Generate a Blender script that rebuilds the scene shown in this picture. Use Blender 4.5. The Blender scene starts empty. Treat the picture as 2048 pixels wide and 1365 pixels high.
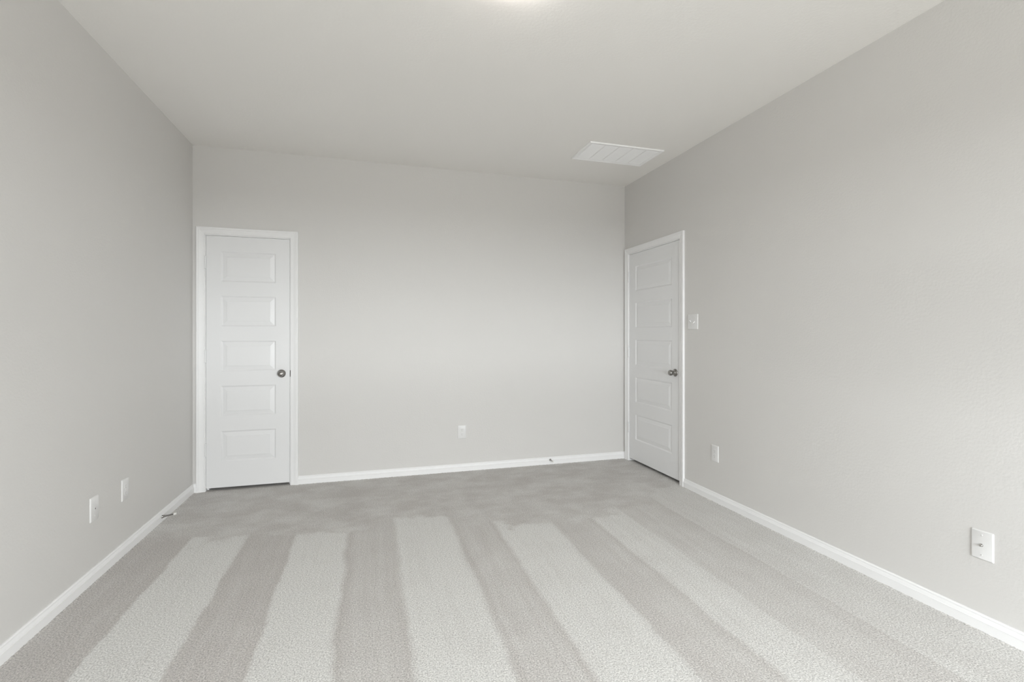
import bpy, bmesh, math, random
from mathutils import Vector

# ------------------------------------------------------------------ room numbers (metres)
H = 2.743            # ceiling height
L, R = -1.34, 2.470  # left / right wall faces
D = 4.363            # far wall face
REAR = -2.0           # wall behind the camera
CAM_H = 1.242
F_PX, CY = 966.56, 671.0
YAW = 0.28597

S = bpy.context.scene
C = S.collection

# ------------------------------------------------------------------ camera
cam_d = bpy.data.cameras.new('camera')
cam = bpy.data.objects.new('camera', cam_d)
C.objects.link(cam)
cam.location = (0, 0, CAM_H)
cam.rotation_euler = (math.pi / 2, 0, -YAW)
cam_d.sensor_fit = 'HORIZONTAL'
cam_d.sensor_width = 36.0
cam_d.lens = F_PX / 2048 * 36.0
cam_d.shift_y = -(682.5 - CY) / 2048
cam_d.clip_start = 0.02
S.camera = cam

# ------------------------------------------------------------------ sky, daylight, exposure
SKY = 47.0           # strength of the brightest part of the view outside
LAMP = 15.0
EXPOSURE = -0.03
WIN = (-0.20, 1.90, 0.55, 2.00)     # window opening in the wall behind the camera: x0, x1, sill, head

world = bpy.data.worlds.new('world')
S.world = world
world.use_nodes = True
wn = world.node_tree
wn.nodes.clear()
w_out = wn.nodes.new('ShaderNodeOutputWorld')
w_bg = wn.nodes.new('ShaderNodeBackground')
w_tc = wn.nodes.new('ShaderNodeTexCoord')
w_sep = wn.nodes.new('ShaderNodeSeparateXYZ')
w_rmp = wn.nodes.new('ShaderNodeValToRGB')
w_map = wn.nodes.new('ShaderNodeMapRange')
w_map.inputs['From Min'].default_value = -1
w_map.inputs['From Max'].default_value = 1
cr = w_rmp.color_ramp
# light from outside by sine of elevation: invented bands, shaped to light the room
# (warm bands low down, cool ones from the horizon up)
WARM, COOL = (1.0, 0.985, 0.95), (0.972, 0.99, 1.02)
OUTSIDE = [(-1.0, 0.02, WARM), (-0.54, 0.03, WARM), (-0.46, 0.32, WARM), (-0.22, 0.31, WARM), (-0.18, 0.11, WARM), (-0.08, 0.12, COOL),
           (-0.06, 0.76, COOL), (0.06, 0.75, COOL), (0.09, 0.40, COOL), (0.18, 0.42, COOL), (0.23, 1.0, COOL), (0.46, 0.97, COOL),
           (0.54, 0.05, COOL), (1.0, 0.03, COOL)]
for k, (p, v, t) in enumerate(OUTSIDE):
    q = (p + 1) / 2
    el = cr.elements[0] if k == 0 else cr.elements[len(cr.elements) - 1] if k == len(OUTSIDE) - 1 else cr.elements.new(q)
    el.position = q
    el.color = (v * t[0], v * t[1], v * t[2], 1)
wn.links.new(w_tc.outputs['Generated'], w_sep.inputs[0])
wn.links.new(w_sep.outputs['Z'], w_map.inputs['Value'])
wn.links.new(w_map.outputs[0], w_rmp.inputs[0])
wn.links.new(w_rmp.outputs[0], w_bg.inputs[0])
w_bg.inputs[1].default_value = SKY
wn.links.new(w_bg.outputs[0], w_out.inputs[0])

pd = bpy.data.lights.new('window_portal', 'AREA')
pd.shape = 'RECTANGLE'
pd.size = WIN[1] - WIN[0]
pd.size_y = WIN[3] - WIN[2]
pd.cycles.is_portal = True
po = bpy.data.objects.new('window_portal', pd)
C.objects.link(po)
po.location = ((WIN[0] + WIN[1]) / 2, REAR - 0.10, (WIN[2] + WIN[3]) / 2)
po.rotation_euler = (math.pi / 2, 0, 0)     # shines towards +Y, into the room

S.view_settings.view_transform = 'Standard'
S.view_settings.look = 'None'
S.view_settings.exposure = EXPOSURE
S.view_settings.gamma = 1.0
S.view_settings.use_curve_mapping = False
S.cycles.max_bounces = 14
S.cycles.diffuse_bounces = 9
S.cycles.sample_clamp_indirect = 6.0

# ------------------------------------------------------------------ materials
def new_mat(name):
    m = bpy.data.materials.new(name)
    m.use_nodes = True
    nt = m.node_tree
    return m, nt, nt.nodes['Principled BSDF']

def N(nt, kind, **kw):
    n = nt.nodes.new(kind)
    for k, v in kw.items():
        if k in n.inputs.keys():
            n.inputs[k].default_value = v
        else:
            setattr(n, k, v)
    return n

def coords(nt):
    return N(nt, 'ShaderNodeTexCoord').outputs['Object']

def painted(name, col, rough, scale, bump, dist=0.002, detail=3.0, var=0.0):
    m, nt, b = new_mat(name)
    b.inputs['Base Color'].default_value = (*col, 1)
    b.inputs['Roughness'].default_value = rough
    co = coords(nt)
    nz = N(nt, 'ShaderNodeTexNoise', Scale=scale, Detail=detail, Roughness=0.55)
    nt.links.new(co, nz.inputs['Vector'])
    bp = N(nt, 'ShaderNodeBump', Strength=bump, Distance=dist)
    nt.links.new(nz.outputs[0], bp.inputs['Height'])
    nt.links.new(bp.outputs[0], b.inputs['Normal'])
    if var:
        n2 = N(nt, 'ShaderNodeTexNoise', Scale=1.3, Detail=2.0)
        nt.links.new(co, n2.inputs['Vector'])
        mr = N(nt, 'ShaderNodeMapRange')
        mr.inputs['To Min'].default_value = 1 - var
        mr.inputs['To Max'].default_value = 1 + var
        nt.links.new(n2.outputs[0], mr.inputs['Value'])
        mx = N(nt, 'ShaderNodeVectorMath', operation='SCALE')
        mx.inputs[0].default_value = col
        nt.links.new(mr.outputs[0], mx.inputs['Scale'])
        nt.links.new(mx.outputs[0], b.inputs['Base Color'])
    return m

WALL_COL = (0.640, 0.630, 0.615)
M = {}
M['wall'] = painted('greige_wall_paint', WALL_COL, 0.62, 85, 0.55, 0.0016, 4.0, 0.012)
M['ceiling'] = painted('greige_ceiling_paint', (0.830, 0.817, 0.795), 0.75, 70, 0.5, 0.0018, 4.0, 0.012)
M['trim'] = painted('white_trim_enamel', (0.82, 0.82, 0.822), 0.48, 30, 0.03)
M['door'] = painted('white_door_paint', (0.762, 0.765, 0.770), 0.38, 220, 0.10, 0.0004)
M['plastic'] = painted('white_plastic', (0.725, 0.723, 0.718), 0.32, 40, 0.02)
M['vent'] = painted('white_vent_enamel', (0.92, 0.92, 0.925), 0.36, 60, 0.03)
M['rubber'] = painted('white_rubber', (0.74, 0.73, 0.70), 0.6, 60, 0.05)
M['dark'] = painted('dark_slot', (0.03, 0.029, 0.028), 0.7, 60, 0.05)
M['slot'] = painted('outlet_slot_shadow', (0.36, 0.355, 0.35), 0.7, 60, 0.05)

def metal(name, col, rough, aniso=0.0):
    m, nt, b = new_mat(name)
    b.inputs['Base Color'].default_value = (*col, 1)
    b.inputs['Metallic'].default_value = 1.0
    b.inputs['Roughness'].default_value = rough
    b.inputs['Anisotropic'].default_value = aniso
    nz = N(nt, 'ShaderNodeTexNoise', Scale=300.0, Detail=2.0)
    nt.links.new(coords(nt), nz.inputs['Vector'])
    mr = N(nt, 'ShaderNodeMapRange')
    mr.inputs['To Min'].default_value = rough * 0.85
    mr.inputs['To Max'].default_value = rough * 1.15
    nt.links.new(nz.outputs[0], mr.inputs['Value'])
    nt.links.new(mr.outputs[0], b.inputs['Roughness'])
    return m

M['nickel'] = metal('satin_nickel', (0.31, 0.30, 0.288), 0.17)
M['steel'] = metal('bright_steel', (0.55, 0.54, 0.52), 0.28)

def carpet_material():
    m, nt, b = new_mat('cut_pile_carpet')
    lk = nt.links.new
    b.inputs['Roughness'].default_value = 0.95
    b.inputs['Specular IOR Level'].default_value = 0.1
    b.inputs['Sheen Weight'].default_value = 0.08
    b.inputs['Sheen Roughness'].default_value = 0.6
    co = coords(nt)
    # wobble for the edges of the vacuumed lanes
    wob = N(nt, 'ShaderNodeTexNoise', Scale=3.2, Detail=5.0, Roughness=0.62)
    lk(co, wob.inputs['Vector'])
    ws = N(nt, 'ShaderNodeVectorMath', operation='SUBTRACT')
    ws.inputs[1].default_value = (0.5, 0.5, 0.5)
    lk(wob.outputs['Color'], ws.inputs[0])
    wm = N(nt, 'ShaderNodeVectorMath', operation='MULTIPLY')
    wm.inputs[1].default_value = (0.060, 0.75, 0.0)
    lk(ws.outputs[0], wm.inputs[0])
    wa = N(nt, 'ShaderNodeVectorMath', operation='ADD')
    lk(co, wa.inputs[0]); lk(wm.outputs[0], wa.inputs[1])
    # tuft-sized jitter so that lane edges break up into tufts
    jit = N(nt, 'ShaderNodeTexNoise', Scale=70.0, Detail=2.0)
    lk(co, jit.inputs['Vector'])
    js = N(nt, 'ShaderNodeVectorMath', operation='SUBTRACT')
    js.inputs[1].default_value = (0.5, 0.5, 0.5)
    lk(jit.outputs['Color'], js.inputs[0])
    jm = N(nt, 'ShaderNodeVectorMath', operation='SCALE', Scale=0.022)
    lk(js.outputs[0], jm.inputs[0])
    ja = N(nt, 'ShaderNodeVectorMath', operation='ADD')
    lk(wa.outputs[0], ja.inputs[0]); lk(jm.outputs[0], ja.inputs[1])
    sp = N(nt, 'ShaderNodeSeparateXYZ')
    lk(ja.outputs[0], sp.inputs[0])
    # lanes across the room
    mr = N(nt, 'ShaderNodeMapRange')
    mr.inputs['From Min'].default_value = -1.4
    mr.inputs['From Max'].default_value = 2.6
    lk(sp.outputs['X'], mr.inputs['Value'])
    rp = N(nt, 'ShaderNodeValToRGB')  # light and shade of the leaning nap, put into the colour as stripes
    lanes = [  # (x where the lane starts, brightness)
        (-1.40, 0.02), (-1.05, 1.0), (-0.725, 0.0), (-0.655, 0.16), (-0.49, 0.02), (-0.435, 1.0), (-0.145, 0.0),
        (-0.095, 0.30), (0.115, 0.05), (0.165, 1.0), (0.500, 0.02), (0.56, 0.34), (0.745, 0.12), (0.80, 0.95),
        (1.150, 0.14), (1.22, 0.38), (1.40, 0.16), (1.455, 0.88), (1.70, 0.46), (1.97, 0.26), (2.06, 0.66)]
    els = rp.color_ramp.elements
    rp.color_ramp.interpolation = 'LINEAR'
    stops = []
    w = 0.0012
    prev = None
    for x, v in lanes:
        t = (x + 1.4) / 4.0
        if prev is not None:
            stops.append((max(0, t - w), prev))
        stops.append((t + (w if prev is not None else 0), v))
        prev = v
    # a ramp holds 32 stops: thin the narrow ones to one each
    while len(stops) > 32:
        gaps = [(stops[i + 1][0] - stops[i][0] + abs(stops[i + 1][1] - stops[i][1]) * 0.05, i)
                for i in range(1, len(stops) - 2)]
        gaps.sort()
        i = gaps[0][1]
        a, c = stops[i], stops[i + 1]
        stops[i:i + 2] = [((a[0] + c[0]) / 2, (a[1] + c[1]) / 2)]
    els[0].position, els[0].color = stops[0][0], (stops[0][1],) * 3 + (1,)
    els[1].position, els[1].color = stops[-1][0], (stops[-1][1],) * 3 + (1,)
    for t, v in stops[1:-1]:
        el = els.new(t)
        el.color = (v, v, v, 1)
    lk(mr.outputs[0], rp.inputs[0])
    # far end of the lanes (y as a function of x)
    cx = N(nt, 'ShaderNodeMapRange')
    cx.inputs['From Min'].default_value = -1.4
    cx.inputs['From Max'].default_value = 2.6
    lk(sp.outputs['X'], cx.inputs['Value'])
    er = N(nt, 'ShaderNodeValToRGB')
    ee = er.color_ramp.elements
    ee[0].position, ee[0].color = 0.0, (0.30,) * 3 + (1,)
    ee[1].position, ee[1].color = 1.0, (0.62,) * 3 + (1,)
    for x, y in ((-0.1, 3.30), (0.35, 3.33), (0.62, 3.12), (1.0, 2.95), (1.3, 2.92), (1.6, 3.0), (1.95, 3.05), (2.1, 3.35)):
        el = ee.new((x + 1.4) / 4.0)
        el.color = (y - 3.0,) * 3 + (1,)
    lk(cx.outputs[0], er.inputs[0])
    ey = N(nt, 'ShaderNodeMath', operation='SUBTRACT')
    lk(sp.outputs['Y'], ey.inputs[0]); lk(er.outputs[0], ey.inputs[1])
    gate = N(nt, 'ShaderNodeMapRange')
    gate.inputs['From Min'].default_value = 2.97
    gate.inputs['From Max'].default_value = 3.05
    gate.inputs['To Min'].default_value = 1.0
    gate.inputs['To Max'].default_value = 0.0
    lk(ey.outputs[0], gate.inputs['Value'])
    # trodden, mottled area by the doors
    mo = N(nt, 'ShaderNodeTexNoise', Scale=3.6, Detail=6.0, Roughness=0.66)
    mp = N(nt, 'ShaderNodeMapping')
    mp.inputs['Scale'].default_value = (1.0, 1.35, 1)
    lk(co, mp.inputs['Vector']); lk(mp.outputs[0], mo.inputs['Vector'])
    mm = N(nt, 'ShaderNodeMapRange')
    mm.inputs['From Min'].default_value = 0.40
    mm.inputs['From Max'].default_value = 0.62
    mm.inputs['To Min'].default_value = 0.10
    mm.inputs['To Max'].default_value = 0.64
    lk(mo.outputs[0], mm.inputs['Value'])
    lane = N(nt, 'ShaderNodeMix', data_type='FLOAT')
    lk(gate.outputs[0], lane.inputs[0])
    lk(mm.outputs[0], lane.inputs[2]); lk(rp.outputs[0], lane.inputs[3])
    # soft blotches inside the lanes
    bl = N(nt, 'ShaderNodeTexNoise', Scale=5.0, Detail=4.0, Roughness=0.6)
    lk(co, bl.inputs['Vector'])
    bm_ = N(nt, 'ShaderNodeMapRange')
    bm_.inputs['From Min'].default_value = 0.3
    bm_.inputs['From Max'].default_value = 0.7
    bm_.inputs['To Min'].default_value = -0.13
    bm_.inputs['To Max'].default_value = 0.13
    lk(bl.outputs[0], bm_.inputs['Value'])
    la = N(nt, 'ShaderNodeMath', operation='ADD')
    lk(lane.outputs[0], la.inputs[0]); lk(bm_.outputs[0], la.inputs[1])
    # fine streaks the vacuum head leaves along its path
    sm = N(nt, 'ShaderNodeMapping')
    sm.inputs['Scale'].default_value = (26.0, 1.3, 1.0)
    lk(wa.outputs[0], sm.inputs['Vector'])
    sk = N(nt, 'ShaderNodeTexNoise', Scale=1.0, Detail=3.0, Roughness=0.6)
    lk(sm.outputs[0], sk.inputs['Vector'])
    sr = N(nt, 'ShaderNodeMapRange')
    sr.inputs['From Min'].default_value = 0.3
    sr.inputs['From Max'].default_value = 0.7
    sr.inputs['To Min'].default_value = -0.15
    sr.inputs['To Max'].default_value = 0.15
    lk(sk.outputs[0], sr.inputs['Value'])
    sg = N(nt, 'ShaderNodeMath', operation='MULTIPLY')
    lk(sr.outputs[0], sg.inputs[0]); lk(gate.outputs[0], sg.inputs[1])
    lb = N(nt, 'ShaderNodeMath', operation='ADD')
    lk(la.outputs[0], lb.inputs[0]); lk(sg.outputs[0], lb.inputs[1])
    la = lb
    mixc = N(nt, 'ShaderNodeMix', data_type='RGBA')
    mixc.inputs[6].default_value = (0.458, 0.438, 0.420, 1)
    mixc.inputs[7].default_value = (0.606, 0.601, 0.584, 1)
    lk(la.outputs[0], mixc.inputs[0])
    # tufts: fine flecks of light pile and dark gaps between
    t1 = N(nt, 'ShaderNodeTexNoise', Scale=160.0, Detail=2.5, Roughness=0.72)
    lk(co, t1.inputs['Vector'])
    t2 = N(nt, 'ShaderNodeTexVoronoi', Scale=195.0)
    lk(co, t2.inputs['Vector'])
    tr = N(nt, 'ShaderNodeMapRange')
    tr.inputs['From Min'].default_value = 0.25
    tr.inputs['From Max'].default_value = 0.75
    tr.inputs['To Min'].default_value = 0.44
    tr.inputs['To Max'].default_value = 1.56
    lk(t1.outputs[0], tr.inputs['Value'])
    fl = N(nt, 'ShaderNodeVectorMath', operation='SCALE')
    lk(mixc.outputs[2], fl.inputs[0]); lk(tr.outputs[0], fl.inputs['Scale'])
    lk(fl.outputs[0], b.inputs['Base Color'])
    hs = N(nt, 'ShaderNodeMath', operation='SUBTRACT')
    lk(t1.outputs[0], hs.inputs[0])
    sc = N(nt, 'ShaderNodeMath', operation='MULTIPLY')
    sc.inputs[1].default_value = 0.5
    lk(t2.outputs['Distance'], sc.inputs[0]); lk(sc.outputs[0], hs.inputs[1])
    bp = N(nt, 'ShaderNodeBump', Strength=0.55, Distance=0.0026)
    lk(hs.outputs[0], bp.inputs['Height'])
    lk(bp.outputs[0], b.inputs['Normal'])
    return m
M['carpet'] = carpet_material()

def lamp_glass():
    m, nt, b = new_mat('lit_opal_glass')
    b.inputs['Base Color'].default_value = (0.8, 0.78, 0.74, 1)
    b.inputs['Roughness'].default_value = 0.3
    b.inputs['Emission Color'].default_value = (1.0, 0.93, 0.87, 1)
    b.inputs['Emission Strength'].default_value = LAMP
    nz = N(nt, 'ShaderNodeTexNoise', Scale=40.0)
    nt.links.new(coords(nt), nz.inputs['Vector'])
    bp = N(nt, 'ShaderNodeBump', Strength=0.02, Distance=0.001)
    nt.links.new(nz.outputs[0], bp.inputs['Height'])
    nt.links.new(bp.outputs[0], b.inputs['Normal'])
    return m
M['lamp'] = lamp_glass()

def pane_mat():
    m, nt, b = new_mat('window_glass')
    out = nt.nodes['Material Output']
    tr = N(nt, 'ShaderNodeBsdfTransparent')
    tr.inputs[0].default_value = (0.97, 0.98, 0.975, 1)
    gl = N(nt, 'ShaderNodeBsdfGlossy')
    gl.inputs['Roughness'].default_value = 0.02
    mx = N(nt, 'ShaderNodeMixShader')
    mx.inputs[0].default_value = 0.05
    nt.links.new(tr.outputs[0], mx.inputs[1]); nt.links.new(gl.outputs[0], mx.inputs[2])
    nt.links.new(mx.outputs[0], out.inputs[0])
    nt.nodes.remove(b)
    return m
M['glass'] = pane_mat()

# ------------------------------------------------------------------ mesh helpers
class MB:
    """Collects shapes in a local frame: s along the wall, n out of it, z up."""
    def __init__(self, frame=None):
        self.bm = bmesh.new()
        self.f = frame or (lambda s, n, z: Vector((s, n, z)))
    def v(self, s, n, z):
        return self.bm.verts.new(self.f(s, n, z))
    def face(self, vs):
        try:
            return self.bm.faces.new(vs)
        except ValueError:
            return None
    def box(self, a, b, bev=0.0, seg=1):
        x0, y0, z0 = a; x1, y1, z1 = b
        p = [self.v(x, y, z) for z in (z0, z1) for y in (y0, y1) for x in (x0, x1)]
        fs = [self.face([p[i] for i in q]) for q in
              ((0, 2, 3, 1), (4, 5, 7, 6), (0, 1, 5, 4), (2, 6, 7, 3), (0, 4, 6, 2), (1, 3, 7, 5))]
        if bev:
            ed = list({e for f in fs for e in f.edges})
            bmesh.ops.bevel(self.bm, geom=ed, offset=bev, segments=seg, profile=0.5, affect='EDGES')
    def loft(self, rings, closed=True, cap0=True, cap1=True):
        vr = [[self.v(*p) for p in r] for r in rings]
        n = len(vr[0])
        for a, b in zip(vr, vr[1:]):
            for i in range(n if closed else n - 1):
                j = (i + 1) % n
                self.face([a[i], a[j], b[j], b[i]])
        if cap0: self.face(vr[0][::-1])
        if cap1: self.face(vr[-1])
        return vr
    def lathe_n(self, s, z, prof, seg=40, cap=True):
        """revolve (radius, n) about the axis that leaves the wall at (s, z)"""
        rings = []
        for r, n in prof:
            r = max(r, 1e-5)
            rings.append([(s + r * math.cos(2 * math.pi * k / seg), n, z + r * math.sin(2 * math.pi * k / seg))
                          for k in range(seg)])
        self.loft(rings, True, cap, cap)
    def lathe_z(self, s, n, prof, seg=20):
        rings = []
        for r, z in prof:
            r = max(r, 1e-5)
            rings.append([(s + r * math.cos(2 * math.pi * k / seg), n + r * math.sin(2 * math.pi * k / seg), z)
                          for k in range(seg)])
        self.loft(rings)
    def build(self, name, mat, parent=None, origin=Vector((0, 0, 0)), smooth=None):
        bm = self.bm
        bmesh.ops.remove_doubles(bm, verts=bm.verts, dist=2e-6)
        bmesh.ops.recalc_face_normals(bm, faces=bm.faces)
        bmesh.ops.translate(bm, verts=bm.verts, vec=-Vector(origin))
        me = bpy.data.meshes.new(name)
        bm.to_mesh(me); bm.free()
        me.materials.append(mat)
        o = bpy.data.objects.new(name, me)
        C.objects.link(o)
        if smooth is not None:
            for p in me.polygons:
                p.use_smooth = True
            me.set_sharp_from_angle(angle=math.radians(smooth))
        if parent is None:
            o.location = origin
        else:
            o.parent = parent
        return o

def tag(o, label=None, cat=None, group=None, kind=None):
    if label: o['label'] = label
    if cat: o['category'] = cat
    if group: o['group'] = group
    if kind: o['kind'] = kind
    return o

def empty(name, loc):
    o = bpy.data.objects.new(name, None)
    o.empty_display_size = 0.05
    o.location = loc
    C.objects.link(o)
    return o

# frames: s runs to the viewer's right when facing the wall, n comes out into the room
def f_back(s, n, z):  return Vector((s, D - n, z))          # s = x
def f_right(s, n, z): return Vector((R - n, -s, z))         # s = -y
def f_left(s, n, z):  return Vector((L + n, s, z))          # s = y
def f_rear(s, n, z):  return Vector((s, REAR + n, z))       # s = x
def f_ceil(s, n, z):  return Vector((s, z, H - n))          # n hangs down, "z" = y

T = 0.16
# ------------------------------------------------------------------ walls, floor, ceiling
def wall(name, frame, s0, s1, hole=None, depth=None, label=''):
    """one slab of wall; hole = (a, b, z0, z1) cut to depth (None = right through)"""
    m = MB(frame)
    z0, z1 = -0.06, H
    ss = [s0, s1] if not hole else [s0, hole[0], hole[1], s1]
    zz = [z0, z1] if not hole else ([z0, hole[3], z1] if hole[2] <= z0 else [z0, hole[2], hole[3], z1])
    def grid(n, skip):
        for i in range(len(ss) - 1):
            for j in range(len(zz) - 1):
                if skip and i == 1 and zz[j] >= hole[2] - 1e-6 and zz[j + 1] <= hole[3] + 1e-6:
                    continue
                m.face([m.v(ss[i], n, zz[j]), m.v(ss[i + 1], n, zz[j]), m.v(ss[i + 1], n, zz[j + 1]), m.v(ss[i], n, zz[j + 1])])
    through = hole and depth is None
    grid(0, bool(hole))
    grid(-T, bool(through))
    for a, b in zip(ss, ss[1:]):
        m.face([m.v(a, 0, z1), m.v(b, 0, z1), m.v(b, -T, z1), m.v(a, -T, z1)])
        if not (hole and hole[2] <= z0 and a == hole[0]) or not through:
            m.face([m.v(a, 0, z0), m.v(b, 0, z0), m.v(b, -T, z0), m.v(a, -T, z0)])
    for a, b in zip(zz, zz[1:]):
        for s in (s0, s1):
            m.face([m.v(s, 0, a), m.v(s, 0, b), m.v(s, -T, b), m.v(s, -T, a)])
    if hole:
        a, b, h0, h1 = hole
        h0 = max(h0, z0)
        n = -T if through else -depth
        m.face([m.v(a, 0, h0), m.v(a, 0, h1), m.v(a, n, h1), m.v(a, n, h0)])
        m.face([m.v(b, 0, h0), m.v(b, 0, h1), m.v(b, n, h1), m.v(b, n, h0)])
        m.face([m.v(a, 0, h1), m.v(b, 0, h1), m.v(b, n, h1), m.v(a, n, h1)])
        if through:
            m.face([m.v(a, 0, h0), m.v(b, 0, h0), m.v(b, n, h0), m.v(a, n, h0)])
        else:
            m.face([m.v(a, n, h0), m.v(b, n, h0), m.v(b, n, h1), m.v(a, n, h1)])
    o = m.build(name, M['wall'])
    return tag(o, label, 'wall', kind='structure')

JT = 0.018       # jamb board thickness
ND = 0.125       # depth of the door recess
LD = dict(a=-1.2475, b=-0.6375, top=2.036, bot=0.0235)    # left door slab (x)
RD = dict(a=-4.2730, b=-3.4600, top=2.036, bot=0.0290)    # right door slab (s = -y)
GAP = 0.0022

def opening(d):
    return (d['a'] - GAP - JT, d['b'] + GAP + JT, -0.06, d['top'] + GAP + JT)

wall('wall_back', f_back, L - T, R + T, opening(LD), ND, 'light greige far wall with a closet door at its left end')
wall('wall_right', f_right, -D, -REAR, opening(RD), ND, 'long greige right wall with a door at its far end')
wall('wall_left', f_left, REAR, D, None, None, 'plain greige left wall with two low wall plates')
wall('wall_front', f_rear, L - T, R + T, WIN, None, 'greige wall behind the viewpoint holding the wide window')

m = MB()
m.box((L - T, REAR - T, H), (R + T, D + T, H + 0.12))
tag(m.build('ceiling', M['ceiling']), 'smooth greige ceiling with a white vent near the right wall', 'ceiling', kind='structure')
m = MB()
m.box((L - 0.001, REAR - 0.001, -0.055), (R + ND, D + ND, 0.0))
rng = random.Random(4)
def tuft_edge(p0, p1, inward):
    """pile standing up where the carpet is tucked against the baseboard"""
    d = Vector(p1) - Vector(p0)
    n = max(2, int(d.length / 0.0055))
    prev = None
    for k in range(n + 1):
        p = Vector(p0) + d * (k / n)
        h = 0.0010 + 0.0030 * rng.random()
        w_ = 0.014
        a = m.v(p.x, p.y, h)
        c_ = m.v(p.x + inward[0] * w_ * 0.45, p.y + inward[1] * w_ * 0.45, h * 0.85)
        e_ = m.v(p.x + inward[0] * w_, p.y + inward[1] * w_, -0.001)
        if prev:
            m.face([prev[0], a, c_, prev[1]]); m.face([prev[1], c_, e_, prev[2]])
        prev = (a, c_, e_)
BT = 0.0138
tuft_edge((L + BT, 0.6, 0), (L + BT, D - BT, 0), (1, 0))
tuft_edge((R - BT, 0.6, 0), (R - BT, -RD['b'] - 0.068, 0), (-1, 0))
tuft_edge((LD['b'] + 0.068, D - BT, 0), (R - BT, D - BT, 0), (0, -1))
tag(m.build('floor', M['carpet'], smooth=60), 'grey cut-pile carpet with light and dark vacuum stripes', 'carpet', kind='structure')

# ------------------------------------------------------------------ baseboards
BH = 0.0708
BPROF = [(0.0, -0.01), (0.0140, -0.01), (0.0140, 0.0400), (0.0152, 0.0412), (0.0154, 0.0428), (0.0146, 0.0440), (0.0120, 0.0446), (0.0118, 0.0462),
         (0.0108, 0.0500), (0.0092, 0.0545), (0.0078, 0.0585), (0.0072, 0.0608), (0.0090, 0.0620), (0.0090, 0.0655),
         (0.0070, 0.0690), (0.0045, BH), (0.0, BH)]

def baseboard(name, frame, runs, label):
    m = MB(frame)
    for s0, s1 in runs:
        m.loft([[(s, n, z) for n, z in BPROF] for s in (s0, s1)])
    return tag(m.build(name, M['trim']), label, 'baseboard', kind='structure')

CW = 0.057       # casing width
REV = 0.006      # reveal between jamb edge and casing
def cas_edges(d):
    return d['a'] - GAP - REV, d['b'] + GAP + REV, d['top'] + GAP + REV
la, lb, lt = cas_edges(LD)
ra, rb, rt = cas_edges(RD)
baseboard('baseboard_back', f_back, [(L, la - CW), (lb + CW, R)], 'white baseboard along the far wall beside the closet door')
baseboard('baseboard_right', f_right, [(-D, ra - CW), (rb + CW, -REAR)], 'white moulded baseboard along the right wall')
baseboard('baseboard_left', f_left, [(REAR, D)], 'white moulded baseboard along the left wall')
baseboard('baseboard_front', f_rear, [(L, R)], 'white baseboard under the window behind the viewpoint')

# ------------------------------------------------------------------ doors
CPROF = [(0.0, 0.0), (0.0, 0.0075), (0.0012, 0.0090), (0.0045, 0.0098), (0.0070, 0.0092), (0.0085, 0.0085), (0.0105, 0.0092),
         (0.0180, 0.0100), (0.0270, 0.0118), (0.0340, 0.0142), (0.0385, 0.0160), (0.0400, 0.0160), (0.0412, 0.0148),
         (0.0432, 0.0150), (0.0450, 0.0164), (0.0480, 0.0170), (0.0540, 0.0170), (0.0562, 0.0160), (CW, 0.0140), (CW, 0.0)]

def door_trim(name, frame, d, label):
    a, b, t = cas_edges(d)
    o = frame((d['a'] + d['b']) / 2, 0, 0)
    root = empty(name, o)
    tag(root, label, 'door frame', kind='structure')
    m = MB(frame)
    m.loft([[(a - u, v, -0.01) for u, v in CPROF], [(a - u, v, t + u) for u, v in CPROF],
            [(b + u, v, t + u) for u, v in CPROF], [(b + u, v, -0.01) for u, v in CPROF]])
    m.build('casing', M['trim'], root, o)
    ja, jb, jt = d['a'] - GAP, d['b'] + GAP, d['top'] + GAP
    m = MB(frame)
    e = 0.0005
    m.box((ja - JT + e, -ND + e, -0.01), (ja, 0.0005, jt))
    m.box((jb, -ND + e, -0.01), (jb + JT - e, 0.0005, jt))
    m.box((ja - JT + e, -ND + e, jt), (jb + JT - e, 0.0005, jt + JT - e))
    # stop moulding the closed door rests against
    q = 0.0125
    m.box((ja, -0.078, -0.01), (ja + q, -0.0425, jt))
    m.box((jb - q, -0.078, -0.01), (jb, -0.0425, jt))
    m.box((ja, -0.078, jt - q), (jb, -0.0425, jt))
    m.build('jamb', M['trim'], root, o)
    # strike plate lip on the latch side
    m = MB(frame)
    zk = 0.925
    prof = [(0.0, 0.0015), (0.0015, 0.0032), (0.0040, 0.0036), (0.0052, 0.0026), (0.0050, 0.0010), (0.0, 0.0006)]
    m.loft([[(jb - 0.0010 + u, v + 0.0010, zk + dz) for u, v in prof] for dz in (-0.027, -0.024, -0.008, 0.008, 0.024, 0.027)])
    m.build('strike_plate', M['nickel'], root, o, smooth=40)
    return root

PANELS = [(1.914, 1.671), (1.5575, 1.313), (1.198, 0.9525), (0.8365, 0.591), (0.4745, 0.2290)]
PPROF = [(0.0, 0.0), (0.0015, 0.0004), (0.0040, 0.0020), (0.0065, 0.0042), (0.0090, 0.0058), (0.0115, 0.0064),
         (0.0140, 0.0063), (0.0400, 0.0020), (0.0415, 0.0016), (0.0430, 0.0006), (0.0450, 0.0004)]

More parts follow.
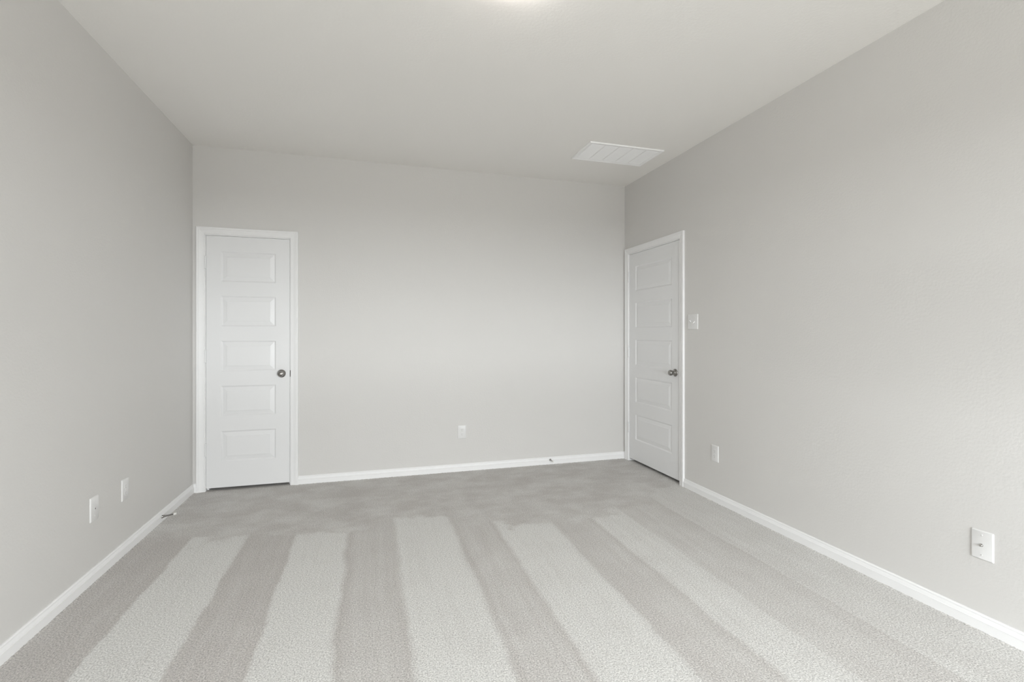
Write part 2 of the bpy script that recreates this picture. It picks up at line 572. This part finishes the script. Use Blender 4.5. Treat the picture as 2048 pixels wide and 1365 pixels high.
def door(name, frame, d, label, knob_label):
    a, b, z0, z1 = d['a'], d['b'], d['bot'], d['top']
    o = frame((a + b) / 2, 0, 0)
    n0 = -0.002                     # face of the slab, just behind the wall plane
    th = 0.035
    W = b - a
    st = 0.104 if W < 0.7 else 0.112
    m = MB(frame)
    ss = [a, a + st, b - st, b]
    zz = [z0]
    for t, q in reversed(PANELS):
        zz += [q, t]
    zz.append(z1)
    for j in range(len(zz) - 1):
        for i in range(3):
            if i == 1 and j % 2 == 1:
                rings = []
                for ins, dep in PPROF:
                    rings.append([(ss[1] + ins, n0 - dep, zz[j] + ins), (ss[2] - ins, n0 - dep, zz[j] + ins),
                                  (ss[2] - ins, n0 - dep, zz[j + 1] - ins), (ss[1] + ins, n0 - dep, zz[j + 1] - ins)])
                m.loft(rings, True, False, True)
            else:
                m.face([m.v(ss[i], n0, zz[j]), m.v(ss[i + 1], n0, zz[j]), m.v(ss[i + 1], n0, zz[j + 1]), m.v(ss[i], n0, zz[j + 1])])
    nb = n0 - th
    for j in range(len(zz) - 1):
        for s in (a, b):
            m.face([m.v(s, n0, zz[j]), m.v(s, n0, zz[j + 1]), m.v(s, nb, zz[j + 1]), m.v(s, nb, zz[j])])
    for z in (z0, z1):
        for i in range(3):
            m.face([m.v(ss[i], n0, z), m.v(ss[i + 1], n0, z), m.v(ss[i + 1], nb, z), m.v(ss[i], nb, z)])
    for j in range(len(zz) - 1):
        for i in range(3):
            m.face([m.v(ss[i], nb, zz[j]), m.v(ss[i + 1], nb, zz[j]), m.v(ss[i + 1], nb, zz[j + 1]), m.v(ss[i], nb, zz[j + 1])])
    slab = m.build(name, M['door'], None, o)
    tag(slab, label, 'door', kind='structure')
    # hinges: painted, knuckles standing in the gap
    for zc in (1.822, 1.074, 0.330):
        m = MB(frame)
        hs = a - GAP / 2
        hh = 0.0495
        m.box((hs - 0.0015, -0.030, zc - hh), (hs + 0.0015, 0.0, zc + hh))
        prof = [(0.0, zc - hh - 0.003), (0.0048, zc - hh - 0.002)]
        for k in range(5):
            q0 = zc - hh + k * (2 * hh / 5)
            q1 = q0 + 2 * hh / 5
            prof += [(0.0058, q0), (0.0072, q0 + 0.0008), (0.0072, q1 - 0.0008), (0.0058, q1)]
        prof += [(0.004, zc + hh + 0.002), (0.0, zc + hh + 0.003)]
        m.lathe_z(hs - 0.002, 0.0058, prof, 16)
        m.build('hinge', M['door'], slab, o, smooth=35)
    # knob
    ks, kz = b - 0.0625, 0.926
    m = MB(frame)
    m.lathe_n(ks, kz, [(0.0, n0), (0.0325, n0), (0.0330, n0 + 0.003), (0.0322, n0 + 0.0055), (0.0290, n0 + 0.0082), (0.0240, n0 + 0.0112),
                       (0.0200, n0 + 0.0135), (0.0182, n0 + 0.0150), (0.0172, n0 + 0.0180), (0.0170, n0 + 0.024), (0.0172, n0 + 0.028)], 48)
    rose = m.build('door_knob', M['nickel'], slab, o, smooth=40)
    rose['label'] = knob_label
    m = MB(frame)
    m.lathe_n(ks, kz, [(0.0, n0 + 0.024), (0.0173, n0 + 0.025), (0.0190, n0 + 0.029), (0.0215, n0 + 0.034), (0.0236, n0 + 0.040), (0.0246, n0 + 0.046),
                       (0.0238, n0 + 0.0515), (0.0218, n0 + 0.0565), (0.0185, n0 + 0.0605), (0.0176, n0 + 0.0606), (0.0140, n0 + 0.0630), (0.0075, n0 + 0.0648), (0.0, n0 + 0.0654)], 48)
    m.build('knob_grip', M['nickel'], rose, Vector(o), smooth=40)
    return slab

door_trim('trim_1', f_back, LD, 'white moulded casing around the narrow closet door on the far wall')
door_trim('trim_2', f_right, RD, 'white moulded casing around the door in the right wall corner')
door('door_1', f_back, LD, 'narrow white five-panel closet door at the left of the far wall', 'satin nickel round knob')
door('door_2', f_right, RD, 'wider white five-panel door in the right wall near the far corner', 'satin nickel round knob')

# ------------------------------------------------------------------ ceiling vent
def ceiling_vent():
    x0, x1, y0, y1 = 1.634, 2.288, 3.408, 3.776
    o = Vector(((x0 + x1) / 2, (y0 + y1) / 2, H))
    root = empty('ceiling_vent', o)
    tag(root, 'white louvred return air grille on the ceiling above the right door', 'vent')
    fx, fy, dp = 0.030, 0.034, 0.011
    def ring(i, n):
        return [(x0 + i * fx, n, y0 + i * fy), (x1 - i * fx, n, y0 + i * fy), (x1 - i * fx, n, y1 - i * fy), (x0 + i * fx, n, y1 - i * fy)]
    m = MB(f_ceil)
    m.loft([ring(0, 0.0005), ring(0, 0.0085), ring(0.08, dp), ring(0.30, dp), ring(0.42, dp - 0.0025), ring(0.92, dp - 0.004), ring(1.0, dp - 0.0055), ring(1.0, 0.0005)], True, False, False)
    vr = m.build('frame', M['vent'], root, o)
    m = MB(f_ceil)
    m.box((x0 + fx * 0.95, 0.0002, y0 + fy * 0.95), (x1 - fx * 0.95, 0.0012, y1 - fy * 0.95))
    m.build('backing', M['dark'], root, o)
    # five banks of louvre blades parted by four bars
    xi0, xi1 = x0 + fx, x1 - fx
    yi0, yi1 = y0 + fy, y1 - fy
    n_b = 5
    bar = 0.011
    w = (xi1 - xi0 - bar * (n_b - 1)) / n_b
    for k in range(n_b):
        a = xi0 + k * (w + bar)
        m = MB(f_ceil)
        nf = 64
        pitch = (yi1 - yi0) / nf
        for i in range(nf):
            y = yi0 + i * pitch
            # blade leans so that its face looks towards the camera side of the room
            m.loft([[(s, 0.0016, y + 0.0002), (s, 0.0074, y + pitch * 0.90), (s, 0.0076, y + pitch * 0.80), (s, 0.0020, y - 0.0004)] for s in (a, a + w)])
        m.build('louvre_bank', M['vent'], root, o)
        if k < n_b - 1:
            m = MB(f_ceil)
            m.box((a + w, 0.0012, yi0), (a + w + bar, 0.0040, yi1))
            m.build('divider_bar', M['vent'], root, o)
    return root
ceiling_vent()

# ------------------------------------------------------------------ wall plates
def plate_mesh(frame, s, z, w, h, dep=0.0058, bev=0.0042):
    m = MB(frame)
    def ring(i, n):
        a, b = w / 2 - i, h / 2 - i
        r = max(0.003 - i * 0.3, 0.0012)
        pts = []
        for cx, cz, a0 in ((a - r, b - r, 0), (-a + r, b - r, 90), (-a + r, -b + r, 180), (a - r, -b + r, 270)):
            for q in (0, 30, 60, 90):
                t = math.radians(a0 + q)
                pts.append((s + cx + r * math.cos(t), n, z + cz + r * math.sin(t)))
        return pts
    m.loft([ring(0, 0.0002), ring(0, dep * 0.30), ring(bev * 0.25, dep * 0.62), ring(bev * 0.6, dep * 0.88), ring(bev, dep)])
    return m

def screw(frame, s, z, n, root, o, mat='plastic'):
    m = MB(frame)
    m.lathe_n(s, z, [(0.0, n - 0.001), (0.0036, n - 0.001), (0.0036, n + 0.0004), (0.0028, n + 0.0011), (0.0, n + 0.0014)], 16)
    m.build('screw', M[mat], root, o, smooth=40)

PW, PH, PD = 0.078, 0.122, 0.0058
def outlet(frame, s, z, label):
    o = frame(s, 0, z)
    root = empty('wall_outlet', o)
    tag(root, label, 'outlet', group='duplex outlets low on the walls')
    plate_mesh(frame, s, z, PW, PH).build('cover_plate', M['plastic'], root, o, smooth=25)
    for dz in (0.0195, -0.0195):
        m = MB(frame)
        ring0 = []
        rr, hf = 0.0172, 0.0143
        a0 = math.asin(hf / rr)
        for k in range(13):
            t = -a0 + 2 * a0 * k / 12
            ring0.append((rr * math.cos(t), rr * math.sin(t)))
        for k in range(13):
            t = math.pi - a0 + 2 * a0 * k / 12
            ring0.append((rr * math.cos(t), rr * math.sin(t)))
        m.loft([[(s + x, n, z + dz + q) for x, q in ring0] for n in (PD - 0.001, PD + 0.0009)])
        rec = m.build('receptacle', M['plastic'], root, o)
        for ds, hh in ((-0.0062, 0.0046), (0.0062, 0.0037)):
            m = MB(frame)
            m.box((s + ds - 0.0010, PD + 0.0003, z + dz + 0.0025 - hh), (s + ds + 0.0010, PD + 0.0011, z + dz + 0.0025 + hh))
            m.build('slot', M['slot'], rec, Vector(o))
        m = MB(frame)
        m.lathe_n(s, z + dz - 0.0085, [(0.0, PD + 0.0003), (0.0026, PD + 0.0003), (0.0026, PD + 0.0011), (0.0, PD + 0.0011)], 14)
        m.build('ground_hole', M['slot'], rec, Vector(o))
    screw(frame, s, z, PD, root, o)
    return root

outlet(f_back, 0.8055, 0.3585, 'white duplex outlet low on the far wall')
outlet(f_right, -3.030, 0.3600, 'white duplex outlet on the right wall below the light switch')
outlet(f_left, 3.2620, 0.3640, 'white duplex outlet on the left wall between the other plate and the closet door')

# cable plate on the left wall: a plain plate round a small dark hole
def hole_plate(frame, s, z):
    o = frame(s, 0, z)
    root = empty('cable_plate', o)
    tag(root, 'white wall plate with a small dark centre hole on the left wall', 'wall plate')
    plate_mesh(frame, s, z, PW, PH).build('cover_plate', M['plastic'], root, o, smooth=25)
    m = MB(frame)
    m.lathe_n(s, z, [(0.0040, PD - 0.0008), (0.0085, PD - 0.0008), (0.0085, PD + 0.0006), (0.0070, PD + 0.0011), (0.0040, PD + 0.0011)], 24, cap=False)
    m.build('bushing', M['plastic'], root, o, smooth=40)
    m = MB(frame)
    m.lathe_n(s, z, [(0.0, PD - 0.0008), (0.0042, PD - 0.0008), (0.0042, PD + 0.0005), (0.0, PD + 0.0005)], 18)
    m.build('hole', M['dark'], root, o)
    for dz in (0.0345, -0.0345):
        screw(frame, s, z + dz, PD, root, o)
hole_plate(f_left, 2.9420, 0.3645)

def coax_plate(frame, s, z):
    o = frame(s, 0, z)
    root = empty('coax_plate', o)
    tag(root, 'white wall plate with a metal cable connector, nearest plate on the right wall', 'wall plate')
    plate_mesh(frame, s, z, PW, PH).build('cover_plate', M['plastic'], root, o, smooth=25)
    m = MB(frame)
    hexr = [(0.0062 * math.cos(math.pi / 3 * k), 0.0062 * math.sin(math.pi / 3 * k)) for k in range(6)]
    m.loft([[(s + x, n, z + q) for x, q in hexr] for n in (PD - 0.0005, PD + 0.0030)])
    m.lathe_n(s, z, [(0.0, PD + 0.002), (0.0046, PD + 0.002), (0.0046, PD + 0.0040), (0.0042, PD + 0.0045), (0.0046, PD + 0.0050), (0.0042, PD + 0.0056),
                     (0.0046, PD + 0.0062), (0.0042, PD + 0.0068), (0.0046, PD + 0.0074), (0.0046, PD + 0.0100), (0.0040, PD + 0.0105), (0.0, PD + 0.0100)], 20)
    m.build('connector', M['steel'], root, o, smooth=35)
    for dz in (0.0415, -0.0415):
        screw(frame, s, z + dz, PD, root, o)
coax_plate(f_right, -1.3900, 0.3600)

def light_switch(frame, s, z):
    o = frame(s, 0, z)
    root = empty('light_switch', o)
    tag(root, 'white two-toggle light switch beside the right door', 'light switch')
    plate_mesh(frame, s, z, 0.124, 0.122).build('cover_plate', M['plastic'], root, o, smooth=25)
    for ds, up in ((-0.023, 1), (0.023, -1)):
        m = MB(frame)
        m.box((s + ds - 0.0062, PD - 0.0005, z - 0.0125), (s + ds + 0.0062, PD + 0.0008, z + 0.0125), 0.0005)
        col = m.build('toggle_collar', M['plastic'], root, o)
        m = MB(frame)
        hw = 0.0048
        m.loft([[(s + ds - hw * k, n, zz - t), (s + ds + hw * k, n, zz - t), (s + ds + hw * k, n, zz + t), (s + ds - hw * k, n, zz + t)]
                for n, zz, t, k in ((PD, z, 0.0058, 1.0), (PD + 0.006, z + up * 0.0045, 0.0050, 0.95), (PD + 0.0135, z + up * 0.0105, 0.0036, 0.82), (PD + 0.0145, z + up * 0.0112, 0.0026, 0.70))])
        m.build('toggle', M['plastic'], root, o)
    for ds in (-0.023, 0.023):
        for dz in (0.030, -0.030):
            screw(frame, s + ds, z + dz, PD, root, o)
light_switch(f_right, -3.2860, 1.3500)

# ------------------------------------------------------------------ door stops on the baseboards
def door_stop(base_frame, s, z, length, label, tip=0.014, lift=0.0):
    n0 = 0.0138
    frame = lambda s_, n_, z_: base_frame(s_, n_, z_ + (n_ - n0) * lift)
    o = frame(s, n0, z)
    root = empty('door_stop', o)
    tag(root, label, 'door stop', group='door stops screwed to the baseboards')
    m = MB(frame)
    ln = length - tip
    m.lathe_n(s, z, [(0.0, n0), (0.0105, n0), (0.0110, n0 + 0.002), (0.0098, n0 + 0.004), (0.0080, n0 + 0.010), (0.0064, n0 + 0.018), (0.0054, n0 + 0.028),
                     (0.0048, n0 + 0.040), (0.0046, n0 + ln), (0.0, n0 + ln)], 24)
    m.build('rod', M['nickel'], root, o, smooth=50)
    m = MB(frame)
    m.lathe_n(s, z, [(0.0, n0 + ln - 0.002), (0.0068, n0 + ln - 0.002), (0.0074, n0 + ln), (0.0076, n0 + length - 0.004), (0.0066, n0 + length - 0.001), (0.0, n0 + length)], 24)
    m.build('bumper', M['rubber'], root, o, smooth=40)
door_stop(f_left, 3.738, 0.0345, 0.084, 'metal door stop with white tip on the left baseboard', lift=0.17)
door_stop(f_back, 1.6620, 0.0450, 0.078, 'metal door stop on the far wall baseboard')

# ------------------------------------------------------------------ window behind the viewpoint and ceiling lamp (the room's own lights)
def window():
    x0, x1, z0, z1 = WIN
    o = f_rear((x0 + x1) / 2, -T, z0)
    root = empty('window_1', o)
    tag(root, 'wide white-framed window in the wall behind the viewpoint', 'window', kind='structure')
    m = MB(f_rear)
    fw = 0.045
    n0, n1 = -0.145, -0.095
    e = 0.0004
    m.box((x0 + e, n0, z0 + e), (x0 + fw, n1, z1 - e))
    m.box((x1 - fw, n0, z0 + e), (x1 - e, n1, z1 - e))
    m.box((x0 + fw, n0, z0 + e), (x1 - fw, n1, z0 + fw))
    m.box((x0 + fw, n0, z1 - fw), (x1 - fw, n1, z1 - e))
    xm = (x0 + x1) / 2
    m.box((xm - 0.03, n0, z0 + fw), (xm + 0.03, n1, z1 - fw))
    zm = (z0 + z1) / 2
    m.box((x0 + fw, n0 + 0.008, zm - 0.018), (xm - 0.03, n1 - 0.008, zm + 0.018))
    m.box((xm + 0.03, n0 + 0.008, zm - 0.018), (x1 - fw, n1 - 0.008, zm + 0.018))
    m.build('window_frame', M['trim'], root, o)
    for a, b in ((x0 + fw, xm - 0.03), (xm + 0.03, x1 - fw)):
        m = MB(f_rear)
        m.box((a, -0.122, z0 + fw), (b, -0.118, z1 - fw))
        m.build('window_pane', M['glass'], root, o)
    m = MB(f_rear)
    m.box((x0 - 0.05, -0.09, z0 - 0.018), (x1 + 0.05, 0.035, z0), 0.003)
    m.build('window_sill', M['trim'], root, o)
window()

def lamp(x, y):
    o = Vector((x, y, H))
    root = empty('ceiling_light', o)
    tag(root, 'round flush ceiling light with opal glass bowl at the middle of the ceiling', 'ceiling light')
    f = lambda s, n, z: Vector((s, z, H - n))
    m = MB(f)
    m.lathe_n(x, y, [(0.0, 0.0003), (0.145, 0.0003), (0.148, 0.010), (0.148, 0.018), (0.140, 0.024), (0.0, 0.024)], 48)
    m.build('base_pan', M['vent'], root, o, smooth=35)
    m = MB(f)
    prof = [(0.0, 0.0235)] + [(0.165 * math.cos(t), 0.0245 + 0.060 * math.sin(t)) for t in [math.pi / 2 * k / 10 for k in range(11)]]
    m.lathe_n(x, y, prof, 48)
    m.build('glass_bowl', M['lamp'], root, o, smooth=50)
lamp(0.555, 1.850)
